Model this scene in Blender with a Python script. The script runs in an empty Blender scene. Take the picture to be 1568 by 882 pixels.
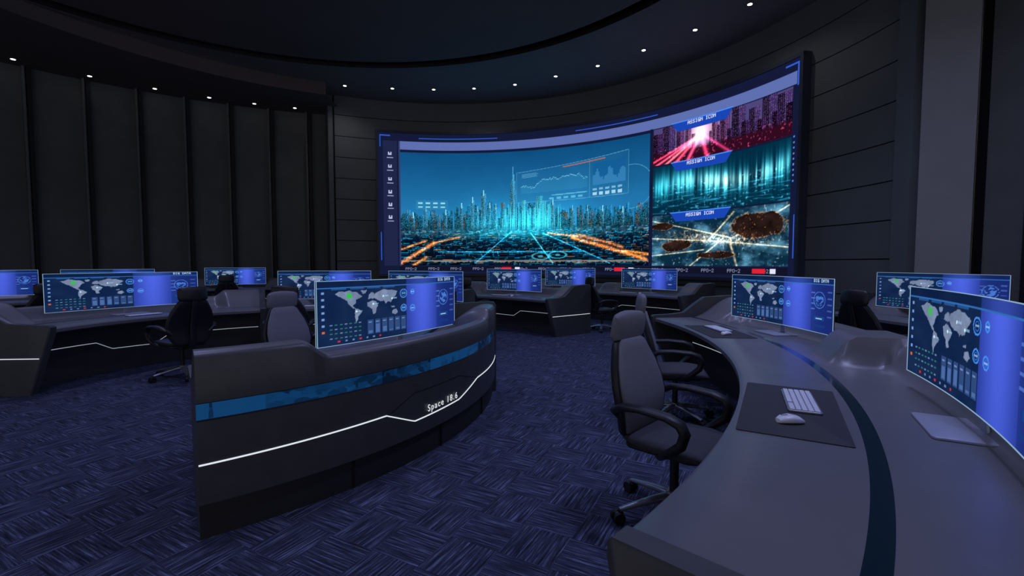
import bpy, bmesh, math, random
import numpy as np
from mathutils import Vector, Matrix
random.seed(4); rng=np.random.default_rng(7)
rad=math.radians
scn=bpy.context.scene
scn.view_settings.view_transform='Standard'

# ---------------------------------------------------------------- materials
def newmat(name):
    m=bpy.data.materials.new(name); m.use_nodes=True
    nt=m.node_tree; nt.nodes.clear()
    out=nt.nodes.new('ShaderNodeOutputMaterial')
    return m,nt,out
def pbr(name,col,rough=.5,metal=0,noise=0.0,nscale=30,emis=None,es=0,bump=0,spec=.5):
    m,nt,out=newmat(name)
    b=nt.nodes.new('ShaderNodeBsdfPrincipled')
    nt.links.new(b.outputs[0],out.inputs[0])
    b.inputs['Roughness'].default_value=rough
    b.inputs['Metallic'].default_value=metal
    b.inputs['Specular IOR Level'].default_value=spec
    tc=nt.nodes.new('ShaderNodeTexCoord')
    n=nt.nodes.new('ShaderNodeTexNoise'); n.inputs['Scale'].default_value=nscale; n.inputs['Detail'].default_value=4
    nt.links.new(tc.outputs['Object'],n.inputs['Vector'])
    r=nt.nodes.new('ShaderNodeValToRGB')
    lo=[c*(1-noise) for c in col]; hi=[min(1,c*(1+noise)) for c in col]
    r.color_ramp.elements[0].color=(*lo,1); r.color_ramp.elements[1].color=(*hi,1)
    r.color_ramp.elements[0].position=.3; r.color_ramp.elements[1].position=.7
    nt.links.new(n.outputs[0],r.inputs[0]); nt.links.new(r.outputs[0],b.inputs['Base Color'])
    if bump:
        bp=nt.nodes.new('ShaderNodeBump'); bp.inputs['Strength'].default_value=bump; bp.inputs['Distance'].default_value=.01
        nt.links.new(n.outputs[0],bp.inputs['Height']); nt.links.new(bp.outputs[0],b.inputs['Normal'])
    return m
def nosample(m):
    try: m.cycles.emission_sampling='NONE'
    except Exception: pass
    return m
def emit(name,col,s):
    m,nt,out=newmat(name)
    e=nt.nodes.new('ShaderNodeEmission'); e.inputs[0].default_value=(*col,1); e.inputs[1].default_value=s
    nt.links.new(e.outputs[0],out.inputs[0]); return nosample(m)
def display(name,s):
    m,nt,out=newmat(name)
    a=nt.nodes.new('ShaderNodeVertexColor'); a.layer_name='Col'
    e=nt.nodes.new('ShaderNodeEmission'); e.inputs[1].default_value=s
    nt.links.new(a.outputs[0],e.inputs[0]); nt.links.new(e.outputs[0],out.inputs[0]); return nosample(m)

M_body=pbr('console_graphite',(.062,.063,.068),.40,noise=.10,nscale=8)
M_top=pbr('console_top',(.165,.165,.180),.34,noise=.05,nscale=5)
M_plinth=pbr('console_plinth',(.024,.024,.026),.5,noise=.1)
M_seam=pbr('seam_black',(.004,.004,.005),.8)
M_line=emit('led_line_white',(.85,.92,1),.9)
M_line2=emit('led_line_dim',(.75,.85,1),.45)
M_strip=pbr('inlay_glass',(.010,.032,.050),.12,spec=.8)
M_wall=pbr('wall_panel_graphite',(.145,.148,.150),.6,noise=.06,nscale=2)
M_wall2=pbr('wall_slat_dark',(.128,.132,.130),.65,noise=.08,nscale=2)
M_col=pbr('column_grey',(.27,.275,.28),.6,noise=.05,nscale=2)
M_ceil=pbr('ceiling_plaster',(.20,.165,.16),.8,noise=.05,nscale=1)
M_ceil2=pbr('ceiling_disc_plaster',(.14,.110,.105),.8,noise=.05,nscale=1)
M_black=pbr('matte_black',(.006,.006,.008),.6)
M_chair=pbr('chair_black',(.014,.014,.018),.45,noise=.2,nscale=200,bump=.1)
M_seat=pbr('chair_seat_fabric',(.055,.055,.068),.8,noise=.15,nscale=300,bump=.2)
M_fab=pbr('chair_grey_fabric',(.20,.20,.240),.8,noise=.12,nscale=300,bump=.2)
M_alu=pbr('satin_aluminium',(.40,.41,.47),.35,metal=.8)
M_base=pbr('stand_silver',(.45,.46,.56),.35,metal=.2)
M_white=pbr('white_plastic',(.9,.9,.95),.35)
M_mat=pbr('mat_rubber',(.035,.035,.040),.7,noise=.2,nscale=300)
M_shell=pbr('monitor_shell',(.02,.022,.035),.35)
M_rim=emit('monitor_edge_glow',(.42,.66,.92),.6)
M_disp=display('monitor_display',1.0)
M_vw=display('video_wall_display',1.08)
M_frame=pbr('video_wall_frame',(.06,.065,.10),.4)
M_dl=emit('downlight_lens',(1,.97,.92),6)

def strip_mat():
    m,nt,out=newmat('blue_data_strip')
    b=nt.nodes.new('ShaderNodeBsdfPrincipled'); nt.links.new(b.outputs[0],out.inputs[0])
    b.inputs['Base Color'].default_value=(.006,.014,.03,1); b.inputs['Roughness'].default_value=.2
    tc=nt.nodes.new('ShaderNodeTexCoord')
    def vor(sc,s2):
        mp=nt.nodes.new('ShaderNodeMapping'); mp.inputs['Scale'].default_value=sc
        n=nt.nodes.new('ShaderNodeTexVoronoi'); n.inputs['Scale'].default_value=s2; n.distance='CHEBYCHEV'
        nt.links.new(tc.outputs['Object'],mp.inputs[0]); nt.links.new(mp.outputs[0],n.inputs['Vector'])
        sp=nt.nodes.new('ShaderNodeSeparateColor'); nt.links.new(n.outputs['Color'],sp.inputs[0]); return sp
    a=vor((4,4,.2),1); c=vor((14,14,26),1)
    mx=nt.nodes.new('ShaderNodeMath'); mx.operation='MULTIPLY_ADD'; mx.inputs[1].default_value=.5
    nt.links.new(c.outputs[0],mx.inputs[0]); nt.links.new(a.outputs[0],mx.inputs[2])
    r=nt.nodes.new('ShaderNodeValToRGB')
    r.color_ramp.elements[0].color=(.002,.009,.028,1); r.color_ramp.elements[0].position=.3
    r.color_ramp.elements[1].color=(.006,.070,.22,1); r.color_ramp.elements[1].position=1.2
    nt.links.new(mx.outputs[0],r.inputs[0])
    nt.links.new(r.outputs[0],b.inputs['Emission Color']); b.inputs['Emission Strength'].default_value=.6
    return nosample(m)
M_blue=strip_mat()

def carpet_mat():
    m,nt,out=newmat('carpet_navy_weave')
    L=nt.links.new; N=nt.nodes.new
    b=N('ShaderNodeBsdfPrincipled'); L(b.outputs[0],out.inputs[0]); b.inputs['Roughness'].default_value=.95
    b.inputs['Specular IOR Level'].default_value=.1
    tc=N('ShaderNodeTexCoord')
    rot=N('ShaderNodeMapping'); rot.inputs['Rotation'].default_value=(0,0,rad(28))
    L(tc.outputs['Object'],rot.inputs[0])
    ck=N('ShaderNodeTexChecker'); ck.inputs['Scale'].default_value=3.4
    ck.inputs[1].default_value=(1,1,1,1); ck.inputs[2].default_value=(0,0,0,1)
    L(rot.outputs[0],ck.inputs[0])
    def streak(sc):
        mp=N('ShaderNodeMapping'); mp.inputs['Scale'].default_value=sc
        L(rot.outputs[0],mp.inputs[0])
        n=N('ShaderNodeTexNoise'); n.inputs['Scale'].default_value=1; n.inputs['Detail'].default_value=6; n.inputs['Roughness'].default_value=.7
        L(mp.outputs[0],n.inputs['Vector']); return n
    a=streak((3.5,95,1)); c=streak((95,3.5,1))
    mx=N('ShaderNodeMix'); mx.data_type='FLOAT'
    L(ck.outputs['Fac'],mx.inputs[0]); L(a.outputs[0],mx.inputs[2]); L(c.outputs[0],mx.inputs[3])
    r=N('ShaderNodeValToRGB'); e=r.color_ramp.elements
    e[0].position=.37; e[0].color=(.015,.018,.030,1)
    e[1].position=.66; e[1].color=(.22,.25,.41,1)
    k=e.new(.52); k.color=(.052,.061,.104,1)
    L(mx.outputs[0],r.inputs[0]); L(r.outputs[0],b.inputs['Base Color'])
    bp=N('ShaderNodeBump'); bp.inputs['Strength'].default_value=.4; bp.inputs['Distance'].default_value=.01
    L(mx.outputs[0],bp.inputs['Height']); L(bp.outputs[0],b.inputs['Normal'])
    return m
M_carpet=carpet_mat()

# ---------------------------------------------------------------- builder
class Bld:
    def __init__(s): s.v=[];s.f=[];s.m=[];s.mats=[];s.col={}
    def mi(s,mat):
        if mat not in s.mats: s.mats.append(mat)
        return s.mats.index(mat)
    def add(s,vs,fs,mat,M=None):
        o=len(s.v); k=s.mi(mat)
        for p in vs:
            p=Vector(p)
            s.v.append(tuple(M@p) if M is not None else tuple(p))
        for f in fs: s.f.append([i+o for i in f]); s.m.append(k)
        return o
    def box(s,c,size,mat,rz=0,M=None):
        x,y,z=[d/2 for d in size]
        T=Matrix.Translation(c)@Matrix.Rotation(rz,4,'Z')
        if M is not None: T=M@T
        vs=[(i*x,j*y,k*z) for i in(-1,1) for j in(-1,1) for k in(-1,1)]
        s.add(vs,[(0,1,3,2),(4,6,7,5),(0,4,5,1),(2,3,7,6),(0,2,6,4),(1,5,7,3)],mat,T)
    def loft(s,rings,mat,M=None,cap=True,closed=True):
        n=len(rings[0]); vs=[p for r in rings for p in r]; fs=[]
        for i in range(len(rings)-1):
            for j in range(n if closed else n-1):
                k=(j+1)%n
                fs.append((i*n+j,i*n+k,(i+1)*n+k,(i+1)*n+j))
        if cap: fs.append(tuple(range(n))); fs.append(tuple((len(rings)-1)*n+j for j in range(n)))
        return s.add(vs,fs,mat,M)
    def rbox(s,c,size,r,mat,rz=0,M=None,e=None):
        x,y,z=[d/2 for d in size]; e=e if e is not None else min(r,z)*.6
        def ring(zz,ins):
            out=[]
            for cx,cy,a0 in((1,1,0),(-1,1,90),(-1,-1,180),(1,-1,270)):
                for a in(0,22.5,45,67.5,90):
                    t=rad(a0+a); rr=max(r-ins,1e-4)
                    out.append(((x-r)*cx+rr*math.cos(t),(y-r)*cy+rr*math.sin(t),zz))
            return out
        T=Matrix.Translation(c)@Matrix.Rotation(rz,4,'Z')
        if M is not None: T=M@T
        s.loft([ring(-z,e),ring(-z+e*.3,e*.3),ring(-z+e,0),ring(z-e,0),ring(z-e*.3,e*.3),ring(z,e)],mat,T)
    def sect(s,secs,mat,M=None,p=2.6,n=20):
        rings=[]
        for c,U,V,hu,hv in secs:
            c=Vector(c);U=Vector(U).normalized();V=Vector(V).normalized()
            r=[]
            for i in range(n):
                t=2*math.pi*i/n; ct,st=math.cos(t),math.sin(t)
                r.append(tuple(c+U*hu*math.copysign(abs(ct)**(2/p),ct)+V*hv*math.copysign(abs(st)**(2/p),st)))
            rings.append(r)
        s.loft(rings,mat,M)
    def tube(s,pts,ru,rv,mat,M=None,side=(0,1,0),n=12,p=2.4):
        pts=[Vector(q) for q in pts]; secs=[]
        for i,q in enumerate(pts):
            t=(pts[min(i+1,len(pts)-1)]-pts[max(i-1,0)]).normalized()
            U=Vector(side); U=(U-t*U.dot(t)).normalized(); V=t.cross(U)
            a=ru[i] if isinstance(ru,(list,tuple)) else ru; b=rv[i] if isinstance(rv,(list,tuple)) else rv
            secs.append((q,U,V,a,b))
        s.sect(secs,mat,M,p,n)
    def cyl(s,c,r,h,mat,M=None,axis='Z',n=20,r2=None):
        r2=r if r2 is None else r2
        A=Matrix.Identity(4)
        if axis=='Y': A=Matrix.Rotation(rad(90),4,'X')
        if axis=='X': A=Matrix.Rotation(rad(90),4,'Y')
        T=Matrix.Translation(c)@A
        if M is not None:T=M@T
        s.loft([[(rr*math.cos(2*math.pi*i/n),rr*math.sin(2*math.pi*i/n),z) for i in range(n)] for rr,z in((r,-h/2),(r2,h/2))],mat,T)
    def mesh(s,name,ang=35,recalc=True):
        me=bpy.data.meshes.new(name); me.from_pydata(s.v,[],s.f)
        for m in s.mats: me.materials.append(m)
        me.polygons.foreach_set('material_index',s.m)
        me.polygons.foreach_set('use_smooth',[True]*len(s.f))
        if recalc:
            bm=bmesh.new(); bm.from_mesh(me); bmesh.ops.recalc_face_normals(bm,faces=bm.faces); bm.to_mesh(me); bm.free()
        me.update()
        me.set_sharp_from_angle(angle=rad(ang))
        return me
    def obj(s,name,**k):
        o=bpy.data.objects.new(name,s.mesh(name,**k)); scn.collection.objects.link(o); return o
def place(name,me,loc,rz=0,scale=(1,1,1)):
    o=bpy.data.objects.new(name,me); o.location=loc; o.rotation_euler=(0,0,rz); o.scale=scale
    scn.collection.objects.link(o); return o
def pol(C,r,a): return (C[0]+r*math.cos(rad(a)),C[1]+r*math.sin(rad(a)))
def ss(x): x=max(0,min(1,x)); return x*x*(3-2*x)

# ---------------------------------------------------------------- camera
cam=bpy.data.cameras.new('cam'); cam.sensor_width=36; cam.lens=16.53; cam.clip_start=.05
co=bpy.data.objects.new('camera',cam); co.location=(0,0,1.5); co.rotation_euler=(rad(90-3.02),0,0)
scn.collection.objects.link(co); scn.camera=co

# ---------------------------------------------------------------- room
CW=(-2.2,8.6); C0=(-4.0,5.5); CC=(-3.8,5.9); ZC=7.5
b=Bld(); b.add([(-20,-4,0),(10,-4,0),(10,20,0),(-20,20,0)],[(0,1,2,3)],M_carpet); b.obj('floor',recalc=False)
def arc(b,C,R,a0,a1,z0,z1,mat,n=48,R2=None):
    R2=R if R2 is None else R2
    vs=[];fs=[]
    for i in range(n+1):
        a=a0+(a1-a0)*i/n
        vs.append((*pol(C,R,a),z0)); vs.append((*pol(C,R2,a),z1))
    for i in range(n): fs.append((2*i,2*i+2,2*i+3,2*i+1))
    b.add(vs,fs,mat)
b=Bld()
arc(b,CC,.01,0,360,ZC,ZC,M_ceil2,96,8.5)
arc(b,CC,8.5,0,360,ZC,ZC+.35,M_black,96)
arc(b,CC,8.5,0,360,ZC+.35,ZC+.35,M_black,96,8.78)
arc(b,CC,8.78,0,360,ZC+.35,ZC-.06,M_black,96)
arc(b,CC,8.78,0,360,ZC-.06,ZC-.06,M_ceil,96,8.86)
arc(b,CC,8.86,0,360,ZC-.06,ZC,M_ceil,96)
arc(b,CC,8.86,0,360,ZC,ZC,M_ceil,96,17)
b.obj('ceiling',recalc=False)
b=Bld(); n=40; vs=[];fs=[]
for i in range(n+1):
    t=i/n
    p=pol((-2.9,7.8),8.8,112+t*80); q=pol(C0,13.1,100+t*90)
    vs+=[(*p,ZC),(*p,7.1),(*q,7.1)]
for i in range(n):
    o=3*i; fs+=[(o,o+3,o+4,o+1),(o+1,o+4,o+5,o+2)]
b.add(vs,fs,M_ceil2)
b.obj('trim_soffit',recalc=False)
b=Bld(); arc(b,CW,9.56,1,116.5,0,ZC,M_seam,60)
zs=[0.0,.08,.83,1.58,2.33,3.08,3.83,4.58,5.33,6.08,6.83,ZC+.02]
for i in range(len(zs)-1):
    g=.012
    z0,z1=zs[i]+g,zs[i+1]-g
    arc(b,CW,9.5,1,116,z0,z1,M_wall,70)
    arc(b,CW,9.5,1,116,z0,z0,M_wall,70,9.56); arc(b,CW,9.5,1,116,z1,z1,M_wall,70,9.56)
p=pol(CW,9.5,116); q=pol(CW,10.4,117)
b.box(((p[0]+q[0])/2-.06,(p[1]+q[1])/2,ZC/2),(.9,.16,ZC),M_wall,rz=rad(117))
b.obj('wall_screen',recalc=False)
b=Bld(); arc(b,C0,12.95,100,190,0,7.12,M_wall2,90)
for i in range(-1,14):
    a=111.7+i*5.66
    p=pol(C0,12.88,a); b.box((*p,3.55),(.16,.10,7.1),M_black,rz=rad(a))
    p=pol(C0,12.87,a+.5); b.box((*p,3.55),(.18,.06,7.1),M_wall,rz=rad(a))
arc(b,C0,12.9,100,190,0,.14,M_black,90)
b.obj('wall_left',recalc=False)
def wallseg(b,p,q,z0,z1,th,mat):
    d=Vector((q[0]-p[0],q[1]-p[1],0)); L=d.length
    a=math.atan2(d.y,d.x); nx,ny=math.sin(a)*th/2,-math.cos(a)*th/2
    b.box(((p[0]+q[0])/2+nx,(p[1]+q[1])/2+ny,(z0+z1)/2),(L,th,z1-z0),mat,rz=a)
b=Bld()
wallseg(b,(7.62,7.82),(7.16,8.32),0,ZC,-.3,M_col)
wallseg(b,(7.18,8.30),(7.28,8.80),0,ZC,-.2,M_wall)
b.obj('wall_column')
b=Bld()
wallseg(b,(7.64,7.84),(7.66,7.62),0,ZC,-.3,M_black)
wallseg(b,(7.60,7.62),(8.9,1.5),0,ZC,-.2,M_wall2)
for t in (.09,.4,.7):
    x=7.60+1.3*t; y=7.62-6.12*t
    b.box((x-.01,y,ZC/2),(.08,.06,ZC),M_black,rz=rad(12))
b.obj('wall_right')

# ---------------------------------------------------------------- downlights and fill spots
b=Bld(); DL=[]
for x,y in [(-5.64,16.2),(-4.1,16.45),(-2.7,16.55),(-1.3,16.45),(.1,16.1),(1.4,15.4),(2.6,14.6),(3.7,13.55),(4.7,12.4),(5.5,11.2),(6.1,9.6),(6.4,8.0)]:
    DL.append((x,y,ZC))
nf=len(DL)
for a in (108,114,120.2,127,134.2,141.5,149): DL.append((*pol(C0,12.35,a),7.1))
for x,y,z in DL:
    b.cyl((x,y,z-.012),.075,.024,M_wall); b.cyl((x,y,z-.026),.052,.006,M_dl,n=20)
b.obj('ceiling_downlights')
def spot(loc,tgt,e,col,ang=110,r=.06,blend=.9):
    l=bpy.data.lights.new('spot','SPOT'); l.energy=e; l.color=col; l.spot_size=rad(ang); l.spot_blend=blend; l.shadow_soft_size=r
    o=bpy.data.objects.new('downlight_or_fill',l); o.location=loc
    o.rotation_euler=(Vector(tgt)-Vector(loc)).to_track_quat('-Z','Y').to_euler(); scn.collection.objects.link(o)
for x,y,z in DL[0:nf:3]: spot((x,y,z-.06),(x,y,0),30,(.9,.92,1),140)
for x,y,e in [(2.6,3.4,560),(-2.3,3.0,340),(-5.0,7.0,380),(1.5,8.3,360),(-8.5,9.5,300),(4.6,5.6,300)]:  # added blue-violet fill spots above the consoles, out of view, without fixtures
    spot((x,y,ZC-.08),(x,y,0),e,(.47,.52,1),130,.45)

# ---------------------------------------------------------------- console
def console(name,C,r0,W,a0,a1,divs=(),line=None,hend=(True,True),endpanel=(True,True),lowend=(False,False)):
    rm=r0+W; n=max(12,int((a1-a0)/.35))
    b=Bld()
    def horn(a):
        h=0
        if hend[0]: h=max(h,1-ss((abs(a-a0)*math.pi/180*rm-.55)/.18))
        if hend[1]: h=max(h,1-ss((abs(a-a1)*math.pi/180*rm-.55)/.18))
        return h
    def dv(a):
        h=0
        for d in divs: h=max(h,1-ss((abs(a-d)*math.pi/180*rm-.20)/.13))
        return h
    def zt(u,h,hd):
        us=(.92+(.52-.92)*h)*W/1.2; rim=.93+.10*h
        z=.755+(rim-.755)*ss((u-us)/(W-.1-us))
        return max(z,.755+.215*ss((u-.60)/.24)*hd)
    def prof(a):
        h=horn(a); hd=dv(a); P=[]
        P.append((0,.705,M_top)); P.append((0,.74,M_top)); P.append((.02,.755,M_top)); P.append((.25,.755,M_top))
        P.append((.50*W/1.2,.755,M_strip)); P.append((.56*W/1.2,.755,M_top))
        for k in range(1,15):
            u=.56*W/1.2+(W-.06-.56*W/1.2)*k/14; P.append((u,zt(u,h,hd),M_top))
        rim=zt(W-.06,h,hd)
        P.append((W-.02,rim-.012,M_body)); P.append((W,rim-.04,M_body)); P.append((W,.755,M_seam))
        P.append((W-.012,.748,M_blue)); P.append((W-.012,.662,M_seam)); P.append((W,.655,M_body))
        P.append((W,.2,M_seam)); P.append((W-.03,.19,M_plinth)); P.append((W-.03,0,M_plinth))
        P.append((.5,0,M_body)); P.append((.5,.69,M_body)); P.append((.02,.69,M_top))
        return P
    rings=[]
    for i in range(n+1):
        a=a0+(a1-a0)*i/n; P=prof(a)
        rings.append([(*pol(C,r0+u,a),z) for u,z,_ in P])
    P0=prof(a0); m=len(P0)
    b.add([p for r in rings for p in r],[],M_body)
    for i in range(n):
        for j in range(m):
            k=(j+1)%m
            b.f.append([i*m+j,(i+1)*m+j,(i+1)*m+k,i*m+k]); b.m.append(b.mi(P0[j][2]))
    for i in (0,n): b.f.append([i*m+j for j in range(m)]); b.m.append(b.mi(M_body))
    def band(R,zf,hw,mat,x0,x1,nn=90,off=.004):
        sgn=1 if R>r0+.6 else -1
        r1=[]
        for i in range(nn+1):
            a=x0+(x1-x0)*i/nn; z=zf(a)
            r1.append([(*pol(C,R,a),z-hw),(*pol(C,R+sgn*off,a),z-hw),(*pol(C,R+sgn*off,a),z+hw),(*pol(C,R,a),z+hw)])
        b.loft(r1,mat)
    if line is None:
        mid=(a0+a1)/2; s=(a1-a0)
        line=[(a0,.42),(mid-.1*s,.42),(mid-.04*s,.30),(mid+.12*s,.31),(mid+.18*s,.42),(a1,.42)]
    def lz(a):
        for (x,y),(x2,y2) in zip(line,line[1:]):
            if x<=a<=x2: return y+(y2-y)*(a-x)/(x2-x)
        return line[-1][1]
    band(r0+W,lz,.0042,M_line,a0+.05,a1-.05,140)
    band(r0+.5,lz,.0035,M_line2,a0+1,a1-1,140)
    # fine seam tracing the hexagonal panel above the dip of the led line
    la,lb,lc,ld=line[1][0],line[2][0],line[3][0],line[4][0]
    def hz(a):
        if a<lb: return .42+(.53-.42)*(a-la)/(lb-la)
        if a>lc: return .53-(.53-.42)*(a-lc)/(ld-lc)
        return .53
    band(r0+W,hz,.0025,M_seam,la,ld,60,.002)
    ns=max(2,int((a1-a0)*math.pi/180*rm/.75))
    for i in range(1,ns):
        a=a0+(a1-a0)*i/ns; b.box((*pol(C,rm-.028,a),.095),(.02,.012,.18),M_seam,rz=rad(a))
    for e,(a,sg) in enumerate(((a0,-1),(a1,1))):
        if not endpanel[e]: continue
        low=lowend[e]
        if low: pr=[(-.015,.70),(-.015,.745),(.0,.760),(.5,.760),(.8,.765),(W-.1,.95),(W-.03,.95),(W+.012,.9),(W+.012,0),(.12,0)]
        else: pr=[(-.03,.70),(-.035,.77),(-.01,.79),(.25,.80),(.42,.82),(.60,.95),(.72,1.03),(W-.08,1.05),(W-.01,1.045),(W+.015,1.0),(W+.015,0),(.20,0)]
        d=Vector((math.cos(rad(a)),math.sin(rad(a)),0)); t=Vector((-d.y,d.x,0))*sg
        o=Vector((C[0],C[1],0))
        th=.07
        def R(ofs,ins):
            cu=sum(p[0] for p in pr)/len(pr); cz=sum(p[1] for p in pr)/len(pr)
            return [tuple(o+d*(r0+u-math.copysign(ins,u-cu))+t*ofs+Vector((0,0,z if z==0 else z-math.copysign(ins,z-cz)))) for u,z in pr]
        b.loft([R(-.02,0),R(th-.01,0),R(th,.01)],M_body)
        q=[o+d*(r0+u)+t*(th+.002)+Vector((0,0,.42)) for u in (.09,W-.02)]
        c=(q[0]+q[1])/2
        b.box(tuple(c),((q[1]-q[0]).length,.006,.008),M_line,rz=rad(a))
    return b.obj(name,ang=40)
C1=(-3.81,5.36)
ob=console('control_console',C1,2.41,1.2,-53.7,2,line=[(-53.7,.42),(-35.8,.43),(-31.5,.315),(-21.8,.325),(-15.4,.42),(2,.42)],endpanel=(False,True))
tx=bpy.data.curves.new('lettering','FONT'); tx.body='Space 18.6'; tx.size=.075; tx.extrude=.001; tx.align_x='CENTER'; tx.space_character=1.3
M_txt=emit('lettering_white',(.9,.95,1),.8); tx.materials.append(M_txt)
to=bpy.data.objects.new('console_lettering',tx); p=pol(C1,3.617,-26); to.location=(*p,.352)
to.rotation_euler=(rad(90),0,rad(90-26)); to.parent=ob; scn.collection.objects.link(to)

C2=(-4.2,5.56)
console('control_console',C2,6.22,1.23,-43.5,8,divs=(-16.3,),hend=(False,True),lowend=(True,False))
CL=(-2.9,5.5)
console('control_console',CL,2.36,1.2,119,184)
console('control_console',CL,2.36,1.2,52,114,divs=(80,))
console('control_console',C2,6.22,1.2,38,66)
console('control_console',C2,6.22,1.2,125,165,divs=(142,))
C3=(-4.1,5.5)
console('control_console',C3,9.1,1.15,31.5,62,divs=(47,))
console('control_console',C3,9.1,1.15,-12,11)
console('control_console',C3,9.1,1.15,108,124)

# ---------------------------------------------------------------- monitor display art
def vnoise(h,w,ch,cw):
    g=rng.random((ch+2,cw+2)); y=np.linspace(0,ch,h); x=np.linspace(0,cw,w)
    yi=y.astype(int); xi=x.astype(int); fy=(y-yi)[:,None]; fx=(x-xi)[None,:]
    return (g[yi][:,xi]*(1-fy)*(1-fx)+g[yi+1][:,xi]*fy*(1-fx)+g[yi][:,xi+1]*(1-fy)*fx+g[yi+1][:,xi+1]*fy*fx)
def fbm(h,w,ch,cw,o=4):
    r=0;a=.5;t=0
    for i in range(o): r=r+a*vnoise(h,w,int(ch*2**i),int(cw*2**i)); t+=a; a*=.6
    return r/t
def lin(a): return np.clip(a,0,None)**2.2
FONT={'A':'0E11111F111111','S':'0F10100E01011E','I':'0E04040404040E','G':'0F10101713110F','N':'11191513111111','C':'0F10101010100F','O':'0E11111111110E',
'B':'1E11111E11111E','D':'1E11111111111E','T':'1F040404040404','K':'11121418141211','E':'1F10101E10101F','P':'1E11111E101010',' ':'00000000000000','2':'0E11010204081F','-':'0000001F000000'}
def text(img,s,x,ytop,col,sx=1,sy=1):
    for ch in s:
        h=FONT[ch]
        for r in range(7):
            bits=int(h[2*r:2*r+2],16)
            for c in range(5):
                if bits>>(4-c)&1:
                    yy=ytop-r*sy; xx=x+c*sx
                    img[max(yy-sy+1,0):yy+1,xx:xx+sx]=col
        x+=6*sx
CONT=[[(.09,.80),(.13,.84),(.21,.82),(.235,.74),(.205,.70),(.20,.64),(.185,.60),(.20,.555),(.185,.56),(.165,.62),(.15,.68),(.115,.74)],
[(.195,.56),(.225,.53),(.24,.48),(.215,.40),(.205,.32),(.195,.40),(.188,.48)],
[(.235,.84),(.265,.85),(.26,.79),(.242,.78)],
[(.275,.70),(.28,.76),(.30,.80),(.315,.78),(.32,.72),(.305,.69)],
[(.27,.64),(.295,.66),(.325,.64),(.335,.58),(.32,.52),(.315,.44),(.30,.42),(.295,.52),(.272,.57)],
[(.315,.70),(.32,.79),(.36,.83),(.42,.83),(.47,.78),(.455,.72),(.435,.66),(.42,.60),(.405,.62),(.39,.58),(.375,.64),(.35,.64),(.335,.67)],
[(.42,.53),(.445,.54),(.45,.51),(.425,.50)],
[(.43,.46),(.46,.48),(.475,.43),(.455,.38),(.43,.41)]]
def inpoly(S,T,P):
    r=np.zeros(S.shape,bool); j=len(P)-1
    for i in range(len(P)):
        xi,yi=P[i];xj,yj=P[j]
        if yi!=yj: r^=((yi>T)!=(yj>T))&(S<(xj-xi)*(T-yi)/(yj-yi)+xi)
        j=i
    return r
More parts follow.
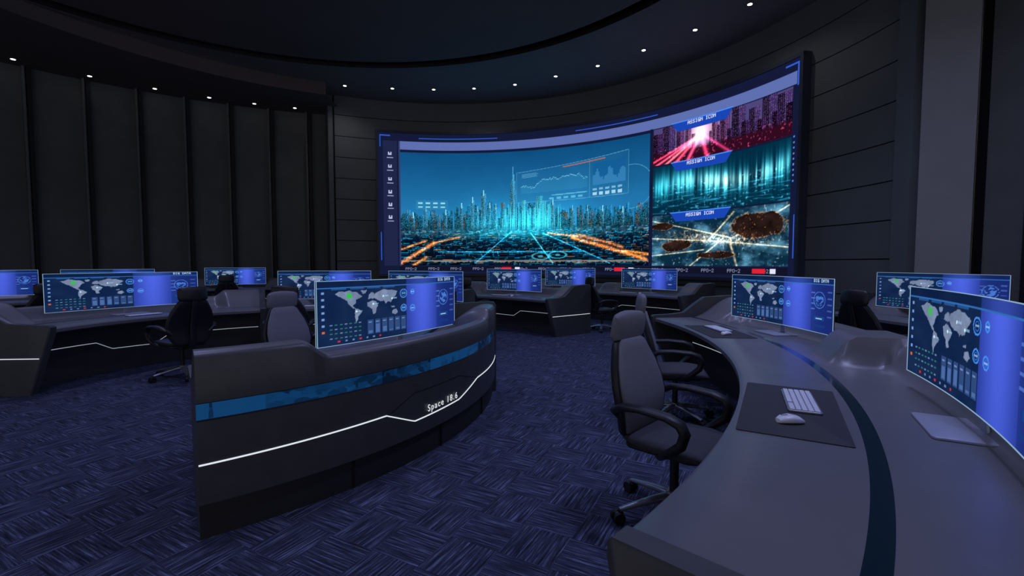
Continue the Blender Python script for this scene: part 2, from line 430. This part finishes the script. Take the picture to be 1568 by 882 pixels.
def monitor_art(H,W):
    S,T=np.meshgrid(np.linspace(0,1,W),np.linspace(0,1,H))
    im=np.zeros((H,W,3)); im[:]=(.10,.165,.30)
    im+= (vnoise(H,W,6,14)[...,None]-.5)*.04
    m=(S>.535)
    g=np.exp(-((S-.67)/.14)**2)*(.8+.2*T)
    im[m]=(np.array([.13,.19,.48])+g[...,None]*np.array([.18,.21,.42]))[m]
    m=(S>.80); im[m]=(im[m]*.65+np.array([.10,.16,.36])*.35)
    m=(T>.9); im[m]=im[m]*.6+np.array([.07,.13,.25])*.4
    im[(T>.888)&(T<.9)]=(.2,.42,.7)
    def rect(x0,x1,y0,y1,c,a=1):
        m=(S>x0)&(S<x1)&(T>y0)&(T<y1); im[m]=im[m]*(1-a)+np.array(c)*a
    def ell(cx,cy,rx,ry): return ((S-cx)/rx)**2+((T-cy)/ry)**2<1
    nz=fbm(H,W,14,40,3)
    jx=(fbm(H,W,12,36,2)-.5)*.02; jy=(fbm(H,W,12,36,2)-.5)*.05
    for P in CONT:
        q=inpoly(S+jx,T+jy,P); im[q]=np.array((.46,.52,.64))*(.85+.3*nz[q][:,None])
    m=ell(.165,.76,.016,.05); im[m]=(.25,.70,.35)
    for x,y in((.205,.50),(.305,.6),(.37,.72),(.43,.67)):
        m=ell(x,y,.005,.016); im[m]=(.8,.95,1)
        rect(x+.008,x+.034,y-.01,y+.012,(.6,.75,.9),.7)
    for i in range(4): rect(.07+i*.10,.15+i*.10,.865,.885,(.2,.38,.62),.7)
    for i in range(7): rect(.022,.034,.20+i*.10,.235+i*.10,(.45,.6,.85) if i>0 else (.85,.4,.2))
    for i in range(7):
        for j in range(4):
            rect(.06+i*.026,.074+i*.026,.10+j*.07,.115+j*.07,(.2,.55,.5) if (i+j)%3 else (.5,.65,.8),.75)
    for i in range(6): rect(.27+i*.045,.305+i*.045,.10,.34,(.24,.35,.56),.7); rect(.275+i*.045,.30+i*.045,.11,.13+.14*rng.random(),(.36,.5,.75),.6); rect(.275+i*.045,.295+i*.045,.29,.305,(.6,.7,.9),.6)
    for i in range(7): rect(.10+i*.04,.112+i*.04,.04,.06,(.8,.2,.2) if i%3==0 else (.4,.5,.7))
    for cx,cy,r in((.515,.74,.075),(.515,.48,.06),(.585,.46,.055),(.585,.76,.04)):
        d=np.sqrt(((S-cx)*W/H)**2+(T-cy)**2)
        im[np.abs(d-r)<.008]=(.28,.56,.95); im[np.abs(d-r*.55)<.006]=(.2,.42,.8)
        rect(cx-.012,cx+.012,cy-.008,cy+.01,(.7,.85,1),.7)
    d=np.sqrt(((S-.875)*W/H)**2+(T-.6)**2)
    q=np.abs(d-.15)<.006; im[q]=(.3,.5,.85); q=(d<.11)&(nz>.5); im[q]=(.28,.46,.8)
    for i in range(4): rect(.80,.835,.42+i*.1,.44+i*.1,(.4,.55,.9),.6)
    rect(.83,.92,.22,.30,(.1,.3,.55),.8); rect(.845,.9,.25,.265,(.7,.8,.9))
    rect(.82,.93,.10,.14,(.1,.25,.5),.7)
    for i in range(5): rect(.945,.985,.3+i*.11,.325+i*.11,(.28,.4,.7),.8)
    if W>=240: text(im,'BIG DATA',int(W*.82),int(H*.975),(.75,.88,1))
    return lin(im)
def make_monitor(name,w,h,double,W=360,H=120):
    b=Bld(); art=monitor_art(H,W); Rc=5.5; z0=.10; cols=[]
    def X(y): return -(y*y)/(2*Rc)+.02
    rings=[]
    for i in range(25):
        y=-w/2+w*i/24; x=X(y)
        rings.append([(x,y,z0),(x+.012,y,z0+.003),(x+.012,y,z0+h-.003),(x,y,z0+h)])
    b.loft(rings,M_shell)
    def grid(off,mirror):
        vs=[]
        for j in range(H):
            for i in range(W):
                y=w/2-w*i/(W-1); y*=.997
                if mirror: y=-y
                vs.append((X(y)+off,y,z0+.002+(h-.004)*j/(H-1)))
        fs=[(j*W+i,j*W+i+1,(j+1)*W+i+1,(j+1)*W+i) for j in range(H-1) for i in range(W-1)]
        o=b.add(vs,fs,M_disp); cols.append((o,art.reshape(-1,3)))
    grid(-.0025,False)
    offs=[-.003]
    if double: grid(.0145,True); offs.append(.015)
    for of in offs:
        t=.0021
        for zz in(z0,z0+h):
            b.loft([[(X(y)+of-.002,y,zz-t),(X(y)+of+.002,y,zz-t),(X(y)+of+.002,y,zz+t),(X(y)+of-.002,y,zz+t)] for y in np.linspace(-w/2,w/2,25)],M_rim)
        for y in(-w/2,w/2): b.box((X(y)+of,y,z0+h/2),(.004,.0045,h+.004),M_rim)
    b.rbox((-.02,0,.006),(.26,.36,.012),.02,M_base)
    if double: # low stand behind the glass, out of the way of both faces
        b.tube([(.0,0,.01),(.006,0,.06),(.006,0,.103)],[.05,.035,.03],[.014,.009,.006],M_alu)
    else:
        b.tube([(.07,0,.01),(.065,0,.08),(.055,0,.2),(.045,0,.26)],[.045,.035,.03,.03],[.014,.012,.012,.012],M_alu)
        b.rbox((.042,0,.3),(.03,.16,.12),.012,M_shell)
    me=b.mesh(name)
    ca=me.color_attributes.new('Col','FLOAT_COLOR','POINT')
    arr=np.zeros((len(me.vertices),4),dtype=np.float32); arr[:,3]=1
    for o,c in cols: arr[o:o+len(c),:3]=c
    ca.data.foreach_set('color',arr.ravel())
    return me
MON=make_monitor('curved_monitor',1.6,.505,False)
MOND=make_monitor('curved_monitor_double',1.6,.505,True)
MONF=make_monitor('curved_monitor_far',1.6,.505,False,150,56)
def mon(me,C,R,a,s=1.0,da=0):
    return place('curved_monitor',me,(*pol(C,R,a),.7555),rad(a+da),(1,s,1))
mon(MON,C2,7.13,-29.5,1.08)
mon(MON,C2,7.04,-4.9,1.04,9)
mon(MOND,C1,3.0,-21.8,1.05,-9)
mon(MON,CL,3.06,153,1.18)
mon(MONF,CL,3.06,99,1.0)
mon(MONF,CL,3.06,63,1.0)
mon(MONF,C2,6.95,52.3)
mon(MONF,C2,6.95,150)
mon(MONF,C2,6.95,134)
mon(MONF,C3,9.8,39.8)
mon(MONF,C3,9.8,54)
mon(MONF,C3,9.8,4.5,1.12)
mon(MONF,C3,9.8,116)

# ---------------------------------------------------------------- desk accessories
b=Bld()
b.rbox((0,0,.006),(.15,.43,.012),.012,M_alu,e=.003)
for r in range(5):
    for k in range(14):
        if r==0 and 3<k<9: continue
        b.rbox((-.054+r*.027,-.195+k*.03,.0145),(.023,.026,.006),.004,M_white,e=.002)
    if r==0: b.rbox((-.054,0,.0145),(.023,.14,.006),.004,M_white,e=.002)
KB=b.mesh('keyboard')
b=Bld()
secs=[]
for t,hw,hh in((-1,.006,.004),(-.92,.022,.010),(-.6,.032,.016),(0,.036,.019),(.6,.033,.015),(.92,.022,.008),(1,.006,.003)):
    secs.append(((0,t*.062,hh),(1,0,0),(0,0,1),hw,hh))
b.sect(secs,M_white); b.box((0,-.028,.036),(.002,.035,.002),M_seam)
MS=b.mesh('computer_mouse')
b=Bld(); b.rbox((0,0,.0015),(.44,.95,.003),.01,M_mat,e=.001); PAD=b.mesh('desk_mat')
for C,R,a,m in((C2,6.475,-29.5,1),(C2,6.475,-4,1),(CL,2.62,150,0),(C2,6.5,52,0),(CL,2.6,97,0),(C3,9.35,41,0)):
    z=.7565
    if m: place('desk_mat',PAD,(*pol(C,R-.01,a),z),rad(a)); z+=.0035
    k=6.475/R
    place('keyboard',KB,(*pol(C,R+.04,a+1.2*k),z),rad(a+4))
    place('computer_mouse',MS,(*pol(C,R-.01,a-2.3*k),z),rad(a-60))

# ---------------------------------------------------------------- chair
def make_chair(name,fab,seat):
    b=Bld()
    for k in range(5):
        a=rad(72*k+20); M=Matrix.Rotation(a,4,'Z')
        b.tube([(.03,0,.125),(.12,0,.118),(.24,0,.098),(.345,0,.078)],[.034,.029,.024,.018],[.024,.02,.015,.011],M_alu,M)
        b.cyl((.345,0,.066),.010,.03,M_chair,M)
        for s in(-.023,.023): b.cyl((.355,s,.034),.034,.022,M_chair,M,axis='Y')
        b.rbox((.35,0,.05),(.055,.034,.032),.012,M_chair,M=M)
    b.cyl((0,0,.12),.045,.07,M_alu); b.cyl((0,0,.25),.026,.22,M_chair); b.cyl((0,0,.33),.018,.16,M_alu)
    b.rbox((-.01,0,.405),(.30,.20,.05),.04,M_chair)
    secs=[]
    for x,hw,hz,z in((-.25,.15,.012,.475),(-.235,.19,.028,.472),(-.15,.235,.036,.470),(0,.258,.040,.472),(.13,.256,.040,.474),(.22,.24,.036,.466),(.265,.21,.026,.452),(.285,.16,.010,.442)):
        secs.append(((x,0,z),(0,1,0),(0,0,1),hw,hz))
    b.sect(secs,seat,p=3.2,n=28)
    b.rbox((0,0,.437),(.46,.44,.025),.08,M_chair)
    path=[(.46,-.245,.15),(.50,-.235,.205),(.58,-.215,.25),(.68,-.22,.272),(.78,-.245,.268),(.88,-.275,.235),(.96,-.30,.19),(1.01,-.315,.16),(1.03,-.32,.13)]
    def backsec(off,sc,th):
        out=[]
        for i,(z,x,hw) in enumerate(path):
            i0=max(0,i-1); i1=min(len(path)-1,i+1)
            t=Vector((path[i1][1]-path[i0][1],0,path[i1][0]-path[i0][0])).normalized(); nrm=Vector((t.z,0,-t.x))
            e=.35 if (i==0 or i==len(path)-1) else 1
            out.append((Vector((x,0,z))+nrm*off,(0,1,0),nrm,hw*sc,th*e))
        return out
    b.sect(backsec(.022,.92,.026),fab,p=3,n=28)
    b.sect(backsec(-.016,1.0,.018),M_chair,p=3.5,n=28)
    for s in(-1,1):
        b.tube([(x+.004,s*hw*.99,z) for z,x,hw in path],.012,.02,M_chair)
    b.tube([(-.02,0,.40),(-.16,0,.40),(-.27,0,.44),(-.295,0,.55),(-.285,0,.7),(-.33,0,.88),(-.365,0,1.0),(-.36,0,1.1)],[.05,.05,.045,.035,.03,.03,.03,.035],[.018,.018,.02,.016,.014,.012,.012,.01],M_chair)
    hs=[]
    for y,hx,hz in((-.175,.008,.03),(-.168,.022,.070),(-.135,.036,.088),(-.07,.044,.096),(0,.046,.099),(.07,.044,.096),(.135,.036,.088),(.168,.022,.070),(.175,.008,.03)):
        hs.append(((-.335+abs(y)*.12,y,1.105),(1,0,-.12),(.12,0,1),hx,hz))
    b.sect(hs,fab,p=2.8,n=24)
    for s in(-1,1):
        y=s*.31
        b.tube([(-.235,s*.22,.60),(-.235,s*.28,.655),(-.17,y,.69),(-.05,y,.70),(.10,y,.69),(.17,y,.665),(.195,y,.62),(.175,y,.555),(.11,y,.50),(.05,s*.27,.455),(0,s*.2,.425)],
               [.024,.028,.038,.044,.046,.042,.034,.030,.028,.026,.022],[.020,.022,.022,.019,.020,.024,.027,.027,.024,.020,.014],M_chair)
    return b.mesh(name,ang=50)
CH=make_chair('office_chair',M_fab,M_seat)
CHB=make_chair('office_chair_mesh_black',M_chair,M_chair)
for x,y,a,c in [(.96,2.72,-44,CH),(1.58,4.5,-14,CH),(2.0,10.4,20,CHB),(-.85,10.2,60,CHB),(-4.35,6.15,150,CHB),(-2.17,4.85,-28,CH),(-3.1,6.6,100,CHB),(-7.35,7.25,160,CHB),(-7.4,12.2,120,CHB),(4.25,5.45,10,CHB),(-2.0,7.0,60,CHB)]:
    place('office_chair',c,(x,y,0),rad(a))

# ---------------------------------------------------------------- video wall
A0,A1=107.0,16.1; Z0,Z1=1.10,6.30; RS=9.3
H,W=380,1060
S,T=np.meshgrid(np.linspace(0,1,W),np.linspace(0,1,H))
im=np.zeros((H,W,3)); im[:]=(.10,.12,.22)
def rect(x0,x1,y0,y1,c,a=1.0):
    m=(S>x0)&(S<x1)&(T>y0)&(T<y1); im[m]=im[m]*(1-a)+np.array(c)*a
def seg(x0,y0,x1,y1,w,c,a=1,asp=2.7):
    dx,dy=(x1-x0)*asp,(y1-y0); L=dx*dx+dy*dy
    px,py=(S-x0)*asp,(T-y0); t=np.clip((px*dx+py*dy)/L,0,1)
    d=np.sqrt((px-t*dx)**2+(py-t*dy)**2)
    g=np.exp(-(d/w)**2)*a
    return g[...,None]*np.array(c)
x0,x1,y0,y1=.053,.683,.062,.87
U=(S-x0)/(x1-x0); V=(T-y0)/(y1-y0)
mm=(U>0)&(U<1)&(V>0)&(V<1)
pic=np.zeros((H,W,3))
k=np.clip((V-.38)/.62,0,1)[...,None]
pic[:]=np.array([.16,.47,.68])*(1-k)+np.array([.08,.30,.48])*k
pic+=np.exp(-((U-.47)/.28)**2-((V-.42)/.2)**2)[...,None]*np.array([.03,.16,.18])
pic*=(.90+.20*fbm(H,W,4,8))[...,None]
win=rng.random((H,W))
def tower(u,w,h,col,lit,litc,base=.3):
    m=(np.abs(U-u)<w/2)&(V<h)&(V>base)
    sh=np.clip(.45+.55*(V-base)/(h-base+1e-6),0,1)*(.72+.56*(U>u))
    pic[m]=(np.array(col)*sh[...,None])[m]
    m2=m&(win>lit); pic[m2]=pic[m2]*.35+np.array(litc)*.65*(.4+.6*((win[m2]-lit)/(1-lit)))[:,None]
for layer in range(3):
  for i in range((110,130,170)[layer]):
    u=rng.random(); ctr=math.exp(-((u-.45)/.22)**2)
    h=(.445,.41,.37)[layer]+.05*rng.random()+(.11,.09,.06)[layer]*ctr*rng.random()
    f=(1.15,.8,.5)[layer]; g=.65+.6*rng.random()
    tower(u,.006+.011*rng.random(),h,(.09*f*g,.36*f*g,.53*f*g),.62,(.35,.85,1.0) if rng.random()>.16 else (1.0,.72,.42))
for u,w,h in((.29,.016,.58),(.335,.022,.64),(.385,.014,.52),(.10,.017,.50),(.62,.018,.54),(.70,.018,.48),(.245,.012,.53),(.18,.014,.47),(.82,.014,.46),(.31,.010,.5),(.36,.010,.53),(.05,.012,.44),(.76,.012,.47),(.90,.012,.44)):
    tower(u,w,h,(.12,.42,.60),.55,(.55,.93,1))
    m=(np.abs(U-u)<.0012)&(V<h+.03)&(V>h-.02); pic[m]=(.6,.95,1)
tower(.455,.026,.66,(.13,.42,.60),.6,(.5,.9,1)); tower(.455,.019,.74,(.14,.45,.63),.6,(.5,.9,1)); tower(.455,.010,.80,(.16,.5,.68),.6,(.5,.9,1)); tower(.455,.003,.87,(.3,.6,.78),.9,(.5,.9,1))
for u,w,h in((.50,.018,.57),(.525,.011,.50),(.565,.026,.60),(.60,.018,.53),(.42,.013,.50),(.545,.012,.5),(.585,.011,.56)): tower(u,w,h,(.10,.55,.72),.40,(.5,1.0,1))
for i in range(80):
    u=.38+.28*rng.random(); h=.34+.24*rng.random(); m=(np.abs(U-u)<.0011)&(V<h)&(V>.25); pic[m]=pic[m]*.4+np.array((.3,.9,1))*.6
gl=np.exp(-((U-.51)/.15)**2-((V-.38)/.10)**2)
pic+=gl[...,None]*np.array([.03,.30,.34])
pic+=np.exp(-((U-.33)/.06)**2-((V-.38)/.07)**2)[...,None]*np.array([.03,.20,.24])
f=np.zeros((H,W,3)); f[:]=(.02,.085,.15)
for i in range(900):
    v=.33*(1-rng.random()**1.5); u=rng.random(); sc=.3+1.1*(.34-v)/.34
    w=(.008+.03*rng.random())*sc; hh=(.008+.022*rng.random())*sc; tl=rng.random()
    j0=int((y0+(v-hh/2)*(y1-y0))*H); j1=max(j0+1,int((y0+(v+hh/2)*(y1-y0))*H)); i0=int((x0+(u-w/2)*(x1-x0))*W); i1=max(i0+1,int((x0+(u+w/2)*(x1-x0))*W))
    j0=max(j0,0);i0=max(i0,0)
    g=.4+.9*tl; f[j0:j1,i0:i1]=np.array((.03,.14,.22))*g
    f[j1-1:j1,i0:i1]=np.array((.10,.50,.66))*g if rng.random()>.2 else np.array((.6,.42,.24))*g
    if rng.random()>.6: f[j0:j1,i0:i0+1]=np.array((.10,.5,.66))*g
n2=vnoise(H,W,90,260); n3=vnoise(H,W,150,420)
f+=(np.clip(n2-.76,0,1)*2.0)[...,None]*np.array([.25,.65,.8])
f+=(np.clip(n3-.84,0,1)*4*(V>.10))[...,None]*np.array([1,.70,.40])
f+=np.exp(-((U-.5)/.24)**2-((V-.31)/.08)**2)[...,None]*np.array([.03,.42,.47])
f+=np.exp(-((V-.30)/.05)**2)[...,None]*(vnoise(H,W,60,200)[...,None])*np.array([.22,.30,.32])
b1=np.clip((V-.30)/.05,0,1)[...,None]; pic=f*(1-b1)+pic*b1
def U2S(u): return x0+u*(x1-x0)
def V2T(v): return y0+v*(y1-y0)
spk=(.35+1.1*vnoise(H,W,140,420))[...,None]
for a in((.0,.02,.13,.20,.012,(1.15,.5,.12)),(.0,.14,.10,.22,.007,(1,.5,.15)),(.13,.20,.24,.255,.006,(1,.5,.15)),(.70,.235,.99,.05,.012,(1.15,.5,.12)),(.72,.26,.90,.15,.010,(.9,.38,.08)),(.60,.28,.72,.245,.006,(1,.5,.15)),(.9,.12,1,.09,.008,(1,.5,.1)),(.05,.0,.10,.07,.010,(1,.5,.12)),(.3,.02,.45,.3,.004,(.15,.6,.75)),(.85,.02,.58,.28,.004,(.15,.6,.75)),(.15,.12,.75,.12,.004,(.15,.6,.75)),(.62,.02,.53,.28,.004,(.2,.8,.9))):
    pic+=seg(U2S(a[0]),V2T(a[1]),U2S(a[2]),V2T(a[3]),a[4],a[5])*spk
m=(V<.045)&(V>.02+.02*vnoise(H,W,1,240)); pic[m]=pic[m]*.4+np.array((.75,.65,.55))*.6
for cx,cy in((.57,.08),(.64,.09)):
    d=np.sqrt(((U-cx)/.035)**2+((V-cy)/.028)**2); q=(np.abs(d-1)<.12)|(d<.3); pic[q]=pic[q]*.3+np.array((.3,.8,.9))*.7
im[mm]=pic[mm]
def hud(u,v): return (.47+.45*u,.55+.26*v+(.02+.08*v)*u)
def hrect(a,b_,c,d,col,al):
    q=inpoly(U,V,[hud(a,c),hud(b_,c),hud(b_,d),hud(a,d)]); im[q]=im[q]*(1-al)+np.array(col)*al
hrect(0,1,0,1,(.22,.50,.68),.16)
for d_ in(0,1): hrect(0,1,d_-.008,d_+.008,(.5,.75,.9),.5)
for a in(0,.66,1): hrect(a-.002,a+.002,0,1,(.5,.75,.9),.5)
hrect(.42,.80,.93,.96,(.85,.42,.28),.7)
hrect(.69,.98,.30,.86,(.08,.34,.58),.5)
for i in range(26):
    a=.69+i*.011; hrect(a,a+.011,.30,.5+.10*math.sin(i*.6)+.12*rng.random(),(.3,.58,.78),.5)
pv=.5
for i in range(60):
    a=.04+i*.010; pv=min(.78,max(.42,pv+.10*(rng.random()-.5))); hrect(a,a+.011,pv-.009,pv+.009,(.5,.82,.92),.7); hrect(a,a+.011,.28,pv,(.25,.6,.78),.18)
for i in range(5): hrect(.69+i*.055,.725+i*.055,.04,.12,(.75,.9,.95),.8); hrect(.30+i*.065,.34+i*.065,.04,.10,(.4,.8,.9),.7); hrect(.69+i*.055,.725+i*.055,.17,.22,(.6,.8,.9),.7)
hrect(.32,.64,.15,.18,(.5,.85,.95),.6)
for i in range(4): hrect(.05,.05+.1+.06*rng.random(),.80+i*.035,.812+i*.035,(.5,.8,.9),.6)
d=np.sqrt(((U-.93)/.085)**2+((V-.62)/.17)**2); q=(np.abs(d-1)<.010)&mm&(U>.92); im[q]=im[q]*.4+np.array((.5,.8,.95))*.6
def prect(u0,u1,v0,v1,c,a=1): rect(U2S(u0),U2S(u1),V2T(v0),V2T(v1),c,a)
prect(.06,.19,.50,.58,(.2,.55,.7),.4)
for i in range(4): prect(.07+i*.03,.088+i*.03,.515,.527,(.6,.85,.9)); prect(.07+i*.03,.088+i*.03,.55,.562,(.6,.85,.9))
rect(.05,.992,.888,.945,(.36,.42,.66)); rect(.05,.053,.06,.945,(.2,.24,.4))
rect(.683,.690,.0,.89,(.10,.12,.22))
rect(.012,.046,.06,.945,(.14,.16,.28))
for i in range(6):
    t=.855-i*.09
    rect(.024,.033,t-.010,t+.012,(.70,.74,.88)); rect(.027,.030,t,t+.02,(.14,.16,.28)); rect(.021,.036,t-.030,t-.024,(.6,.64,.8))
def region(t0,t1):
    u=(S-.692)/(.985-.692); v=(T-t0)/(t1-t0); return u,v,(u>0)&(u<1)&(v>0)&(v<1)
def ln(u,v,a,b_,c,d,w,col):
    dx,dy=(c-a)*1.35,(d-b_); L=dx*dx+dy*dy; px,py=(u-a)*1.35,v-b_; t=np.clip((px*dx+py*dy)/L,0,1)
    return np.exp(-((px-t*dx)**2+(py-t*dy)**2)/w**2)[...,None]*np.array(col)
# neon avenue between towers at dusk
u,v,m=region(.665,.883)
p=np.zeros((H,W,3)); p[:]=(.30,.27,.46); p+=np.exp(-((u-.37)/.14)**2-((v-.75)/.4)**2)[...,None]*np.array([.60,.45,.40])
colx=((S*W).astype(int)%4<2); rowx=((T*H).astype(int)%3>0)
def tw(c,w,h,base,litc,litp):
    q=(np.abs(u-c)<w)&(v<h); sh=(.65+.6*(u>c))*(.7+.3*v)
    p[q]=(np.array(base)*sh[...,None])[q]
    q2=q&colx&rowx&(win>litp); p[q2]=p[q2]+np.array(litc)*(win[q2][:,None])*.55
for c,w,h in((.27,.022,.80),(.47,.022,.84),(.31,.014,.66),(.44,.014,.62)): tw(c,w,h,(.34,.22,.38),(.8,.5,.5),.5)
for c,w,h in((.21,.03,.95),(.54,.035,1.0),(.50,.016,.72)): tw(c,w,h,(.26,.17,.34),(.8,.45,.5),.55)
for c,w,h in((.12,.05,1.2),(.64,.05,1.2),(.75,.04,.86),(.85,.05,1.2),(.95,.05,.95)): tw(c,w,h,(.20,.15,.30),(.6,.45,.6),.6)
for c,w,h in((.03,.05,.85),(.58,.02,.55),(.69,.03,.62),(.80,.03,.55),(.90,.03,.62),(1.0,.04,.7)): tw(c,w,h,(.15,.11,.24),(.7,.35,.5),.6)
gnd=np.clip((.36-v)/.1,0,1)[...,None]; p=p*(1-gnd)+np.array([.20,.07,.14])*gnd
for a,col_ in((-.10,(1,.25,.35)),(.0,(1.1,.35,.45)),(.08,(1,.5,.5)),(.16,(1.1,.3,.4)),(.26,(1,.3,.45)),(.42,(.9,.2,.35)),(.6,(.6,.15,.3))):
    p+=ln(u,v,a,-.05,.365,.62,.020,col_)
p+=(np.exp(-((u-.36)/.05)**2-((v-.62)/.22)**2))[...,None]*np.array([.6,.45,.40])
p+=(np.clip(vnoise(H,W,130,360)-.72,0,1)*2.6*(v<.4))[...,None]*np.array([1,.35,.5])
im[m]=p[m]
# glowing data streams
u,v,m=region(.372,.655)
p=np.zeros((H,W,3)); p[:]=(.03,.18,.26)
bars=vnoise(H,W,6,380)*.6+vnoise(H,W,2,90)*.4; w1=.55+.08*np.sin(u*7); g=np.exp(-((v-w1)/.24)**2)
p+=(g*np.clip(bars*2.2-.55,0,1.5))[...,None]*np.array([.20,.66,.70])
p+=(np.exp(-((u-.60)/.36)**2-((v-w1-.02)/.13)**2)*np.clip(bars*1.8-.2,0,1.4))[...,None]*np.array([.62,.60,.50])
hz_=vnoise(H,W,170,60)
p+=(np.clip(hz_-.62,0,1)*1.5*(v<.42))[...,None]*np.array([.25,.7,.8])
p+=(np.clip(vnoise(H,W,130,300)-.74,0,1)*2.4*(v<.6))[...,None]*np.array([.5,.85,.9])
im[m]=p[m]
# aerial city and rock islands
u,v,m=region(.062,.362)
p=np.zeros((H,W,3)); p[:]=(.07,.18,.25); t2=fbm(H,W,18,30,4)
p+=(np.clip(t2-.42,0,1)*1.6)[...,None]*np.array([.55,.8,.9])
p+=(np.clip(vnoise(H,W,110,300)-.78,0,1)*3)[...,None]*np.array([.8,.8,.7])
for a in((0,.9,.6,.5),(.0,.55,.5,.45),(.5,.45,1,.30),(.3,0,.55,.5),(.45,.5,.62,.95),(.6,.48,1,.95),(.65,0,.6,.4),(0,.2,.4,.3)):
    p+=ln(u,v,a[0],a[1],a[2],a[3],.010,(.8,.62,.38))*(.4+.9*vnoise(H,W,140,400))[...,None]
t3=fbm(H,W,20,40,4); t4=vnoise(H,W,170,470)
for cx,cy,rx,ry in((.80,.68,.19,.20),(.18,.40,.11,.10),(.50,.20,.13,.06),(.08,.78,.09,.07)):
    d=((u-cx)/rx)**2+((v-cy)/ry)**2+(t3-.5)*1.8; q=d<1
    sh=(.3+1.4*t3)[...,None]*np.array([.17,.12,.11]); p[q]=sh[q]
    q2=q&(t4>.88); p[q2]=(.60,.38,.25)
    q=(np.abs(d-1.1)<.14)&(t4>.5); p[q]=p[q]*.5+np.array([.75,.50,.30])*.5
p+=(np.exp(-((u-.5)/.28)**2-((v-.5+.25*(u-.5))/.10)**2)*np.clip(t4-.30,0,1)*1.8)[...,None]*np.array([1,.62,.32])
im[m]=p[m]
for t in(.883,.655,.362):
    w2=.068; c=.80
    e=w2-(t+.014-T)*.25
    q=(np.abs(S-c)<e)&(T<t+.014)&(T>t-.042); im[q]=(.12,.27,.68)
    q=(np.abs(S-c)<e)&(T<t+.014)&(T>t+.008); im[q]=(.3,.55,.95)
    text(im,'ASSIGN ICON',int(W*c)-33,int((t+.003)*H),(.95,.97,1),1,1)
rect(.05,.985,.018,.055,(.09,.10,.17))
for i in range(16):
    text(im,'PPO-2',int(W*(.065+i*.057)),int(.047*H),(.50,.54,.68))
for s in(.31,.60,.915): rect(s,s+.026,.024,.050,(.85,.15,.22))
for s in(.345,.635,.95): rect(s,s+.012,.024,.050,(.85,.87,.95))
for (a,bb,c,d) in((.004,.03,.978,.985),(.004,.006,.90,.98),(.97,.996,.978,.985),(.993,.996,.88,.985),(.993,.995,.1,.3),(.004,.006,.1,.3),(.1,.30,.968,.971),(.5,.7,.968,.971)): rect(a,bb,c,d,(.20,.36,.80))
for i in range(9): rect(.9885,.991,.45+i*.025,.458+i*.025,(.3,.5,.9))
col=lin(np.clip(im,0,1.15))
ang=np.radians(A0+(A1-A0)*S); zz=Z0+(Z1-Z0)*T
co_=np.stack([CW[0]+RS*np.cos(ang),CW[1]+RS*np.sin(ang),zz],-1).reshape(-1,3)
idx=np.arange(H*W).reshape(H,W)
faces=np.stack([idx[:-1,:-1],idx[:-1,1:],idx[1:,1:],idx[1:,:-1]],-1).reshape(-1,4)
me=bpy.data.meshes.new('display'); me.vertices.add(H*W); me.vertices.foreach_set('co',co_.ravel())
nf=len(faces); me.loops.add(nf*4); me.loops.foreach_set('vertex_index',faces.ravel().astype(np.int32))
me.polygons.add(nf); me.polygons.foreach_set('loop_start',np.arange(0,nf*4,4,dtype=np.int32)); me.update(calc_edges=True)
ca=me.color_attributes.new('Col','FLOAT_COLOR','POINT'); arr=np.ones((H*W,4),dtype=np.float32); arr[:,:3]=col.reshape(-1,3); ca.data.foreach_set('color',arr.ravel())
me.materials.append(M_vw)
b=Bld()
def frame(z0,z1,r0,r1,a0,a1,mat,n=90):
    b.loft([[(*pol(CW,r0,a),z0),(*pol(CW,r1,a),z0),(*pol(CW,r1,a),z1),(*pol(CW,r0,a),z1)] for a in np.linspace(a0,a1,n)],mat)
frame(Z0-.1,Z1+.1,RS+.02,9.49,A0+.5,A1-.5,M_frame)
frame(Z1,Z1+.09,RS-.05,RS+.03,A0+.5,A1-.5,M_frame); frame(Z0-.09,Z0,RS-.05,RS+.03,A0+.5,A1-.5,M_frame)
frame(Z0-.09,Z1+.09,RS-.05,RS+.03,A0,A0+.5,M_frame,3); frame(Z0-.09,Z1+.09,RS-.05,RS+.03,A1-.5,A1,M_frame,3)
fo=b.obj('video_wall_screen')
do=bpy.data.objects.new('display',me); scn.collection.objects.link(do); do.parent=fo

# ---------------------------------------------------------------- world
w=bpy.data.worlds.new('world'); scn.world=w; w.use_nodes=True
bg=w.node_tree.nodes['Background']; bg.inputs[0].default_value=(.66,.66,.74,1); bg.inputs[1].default_value=.48
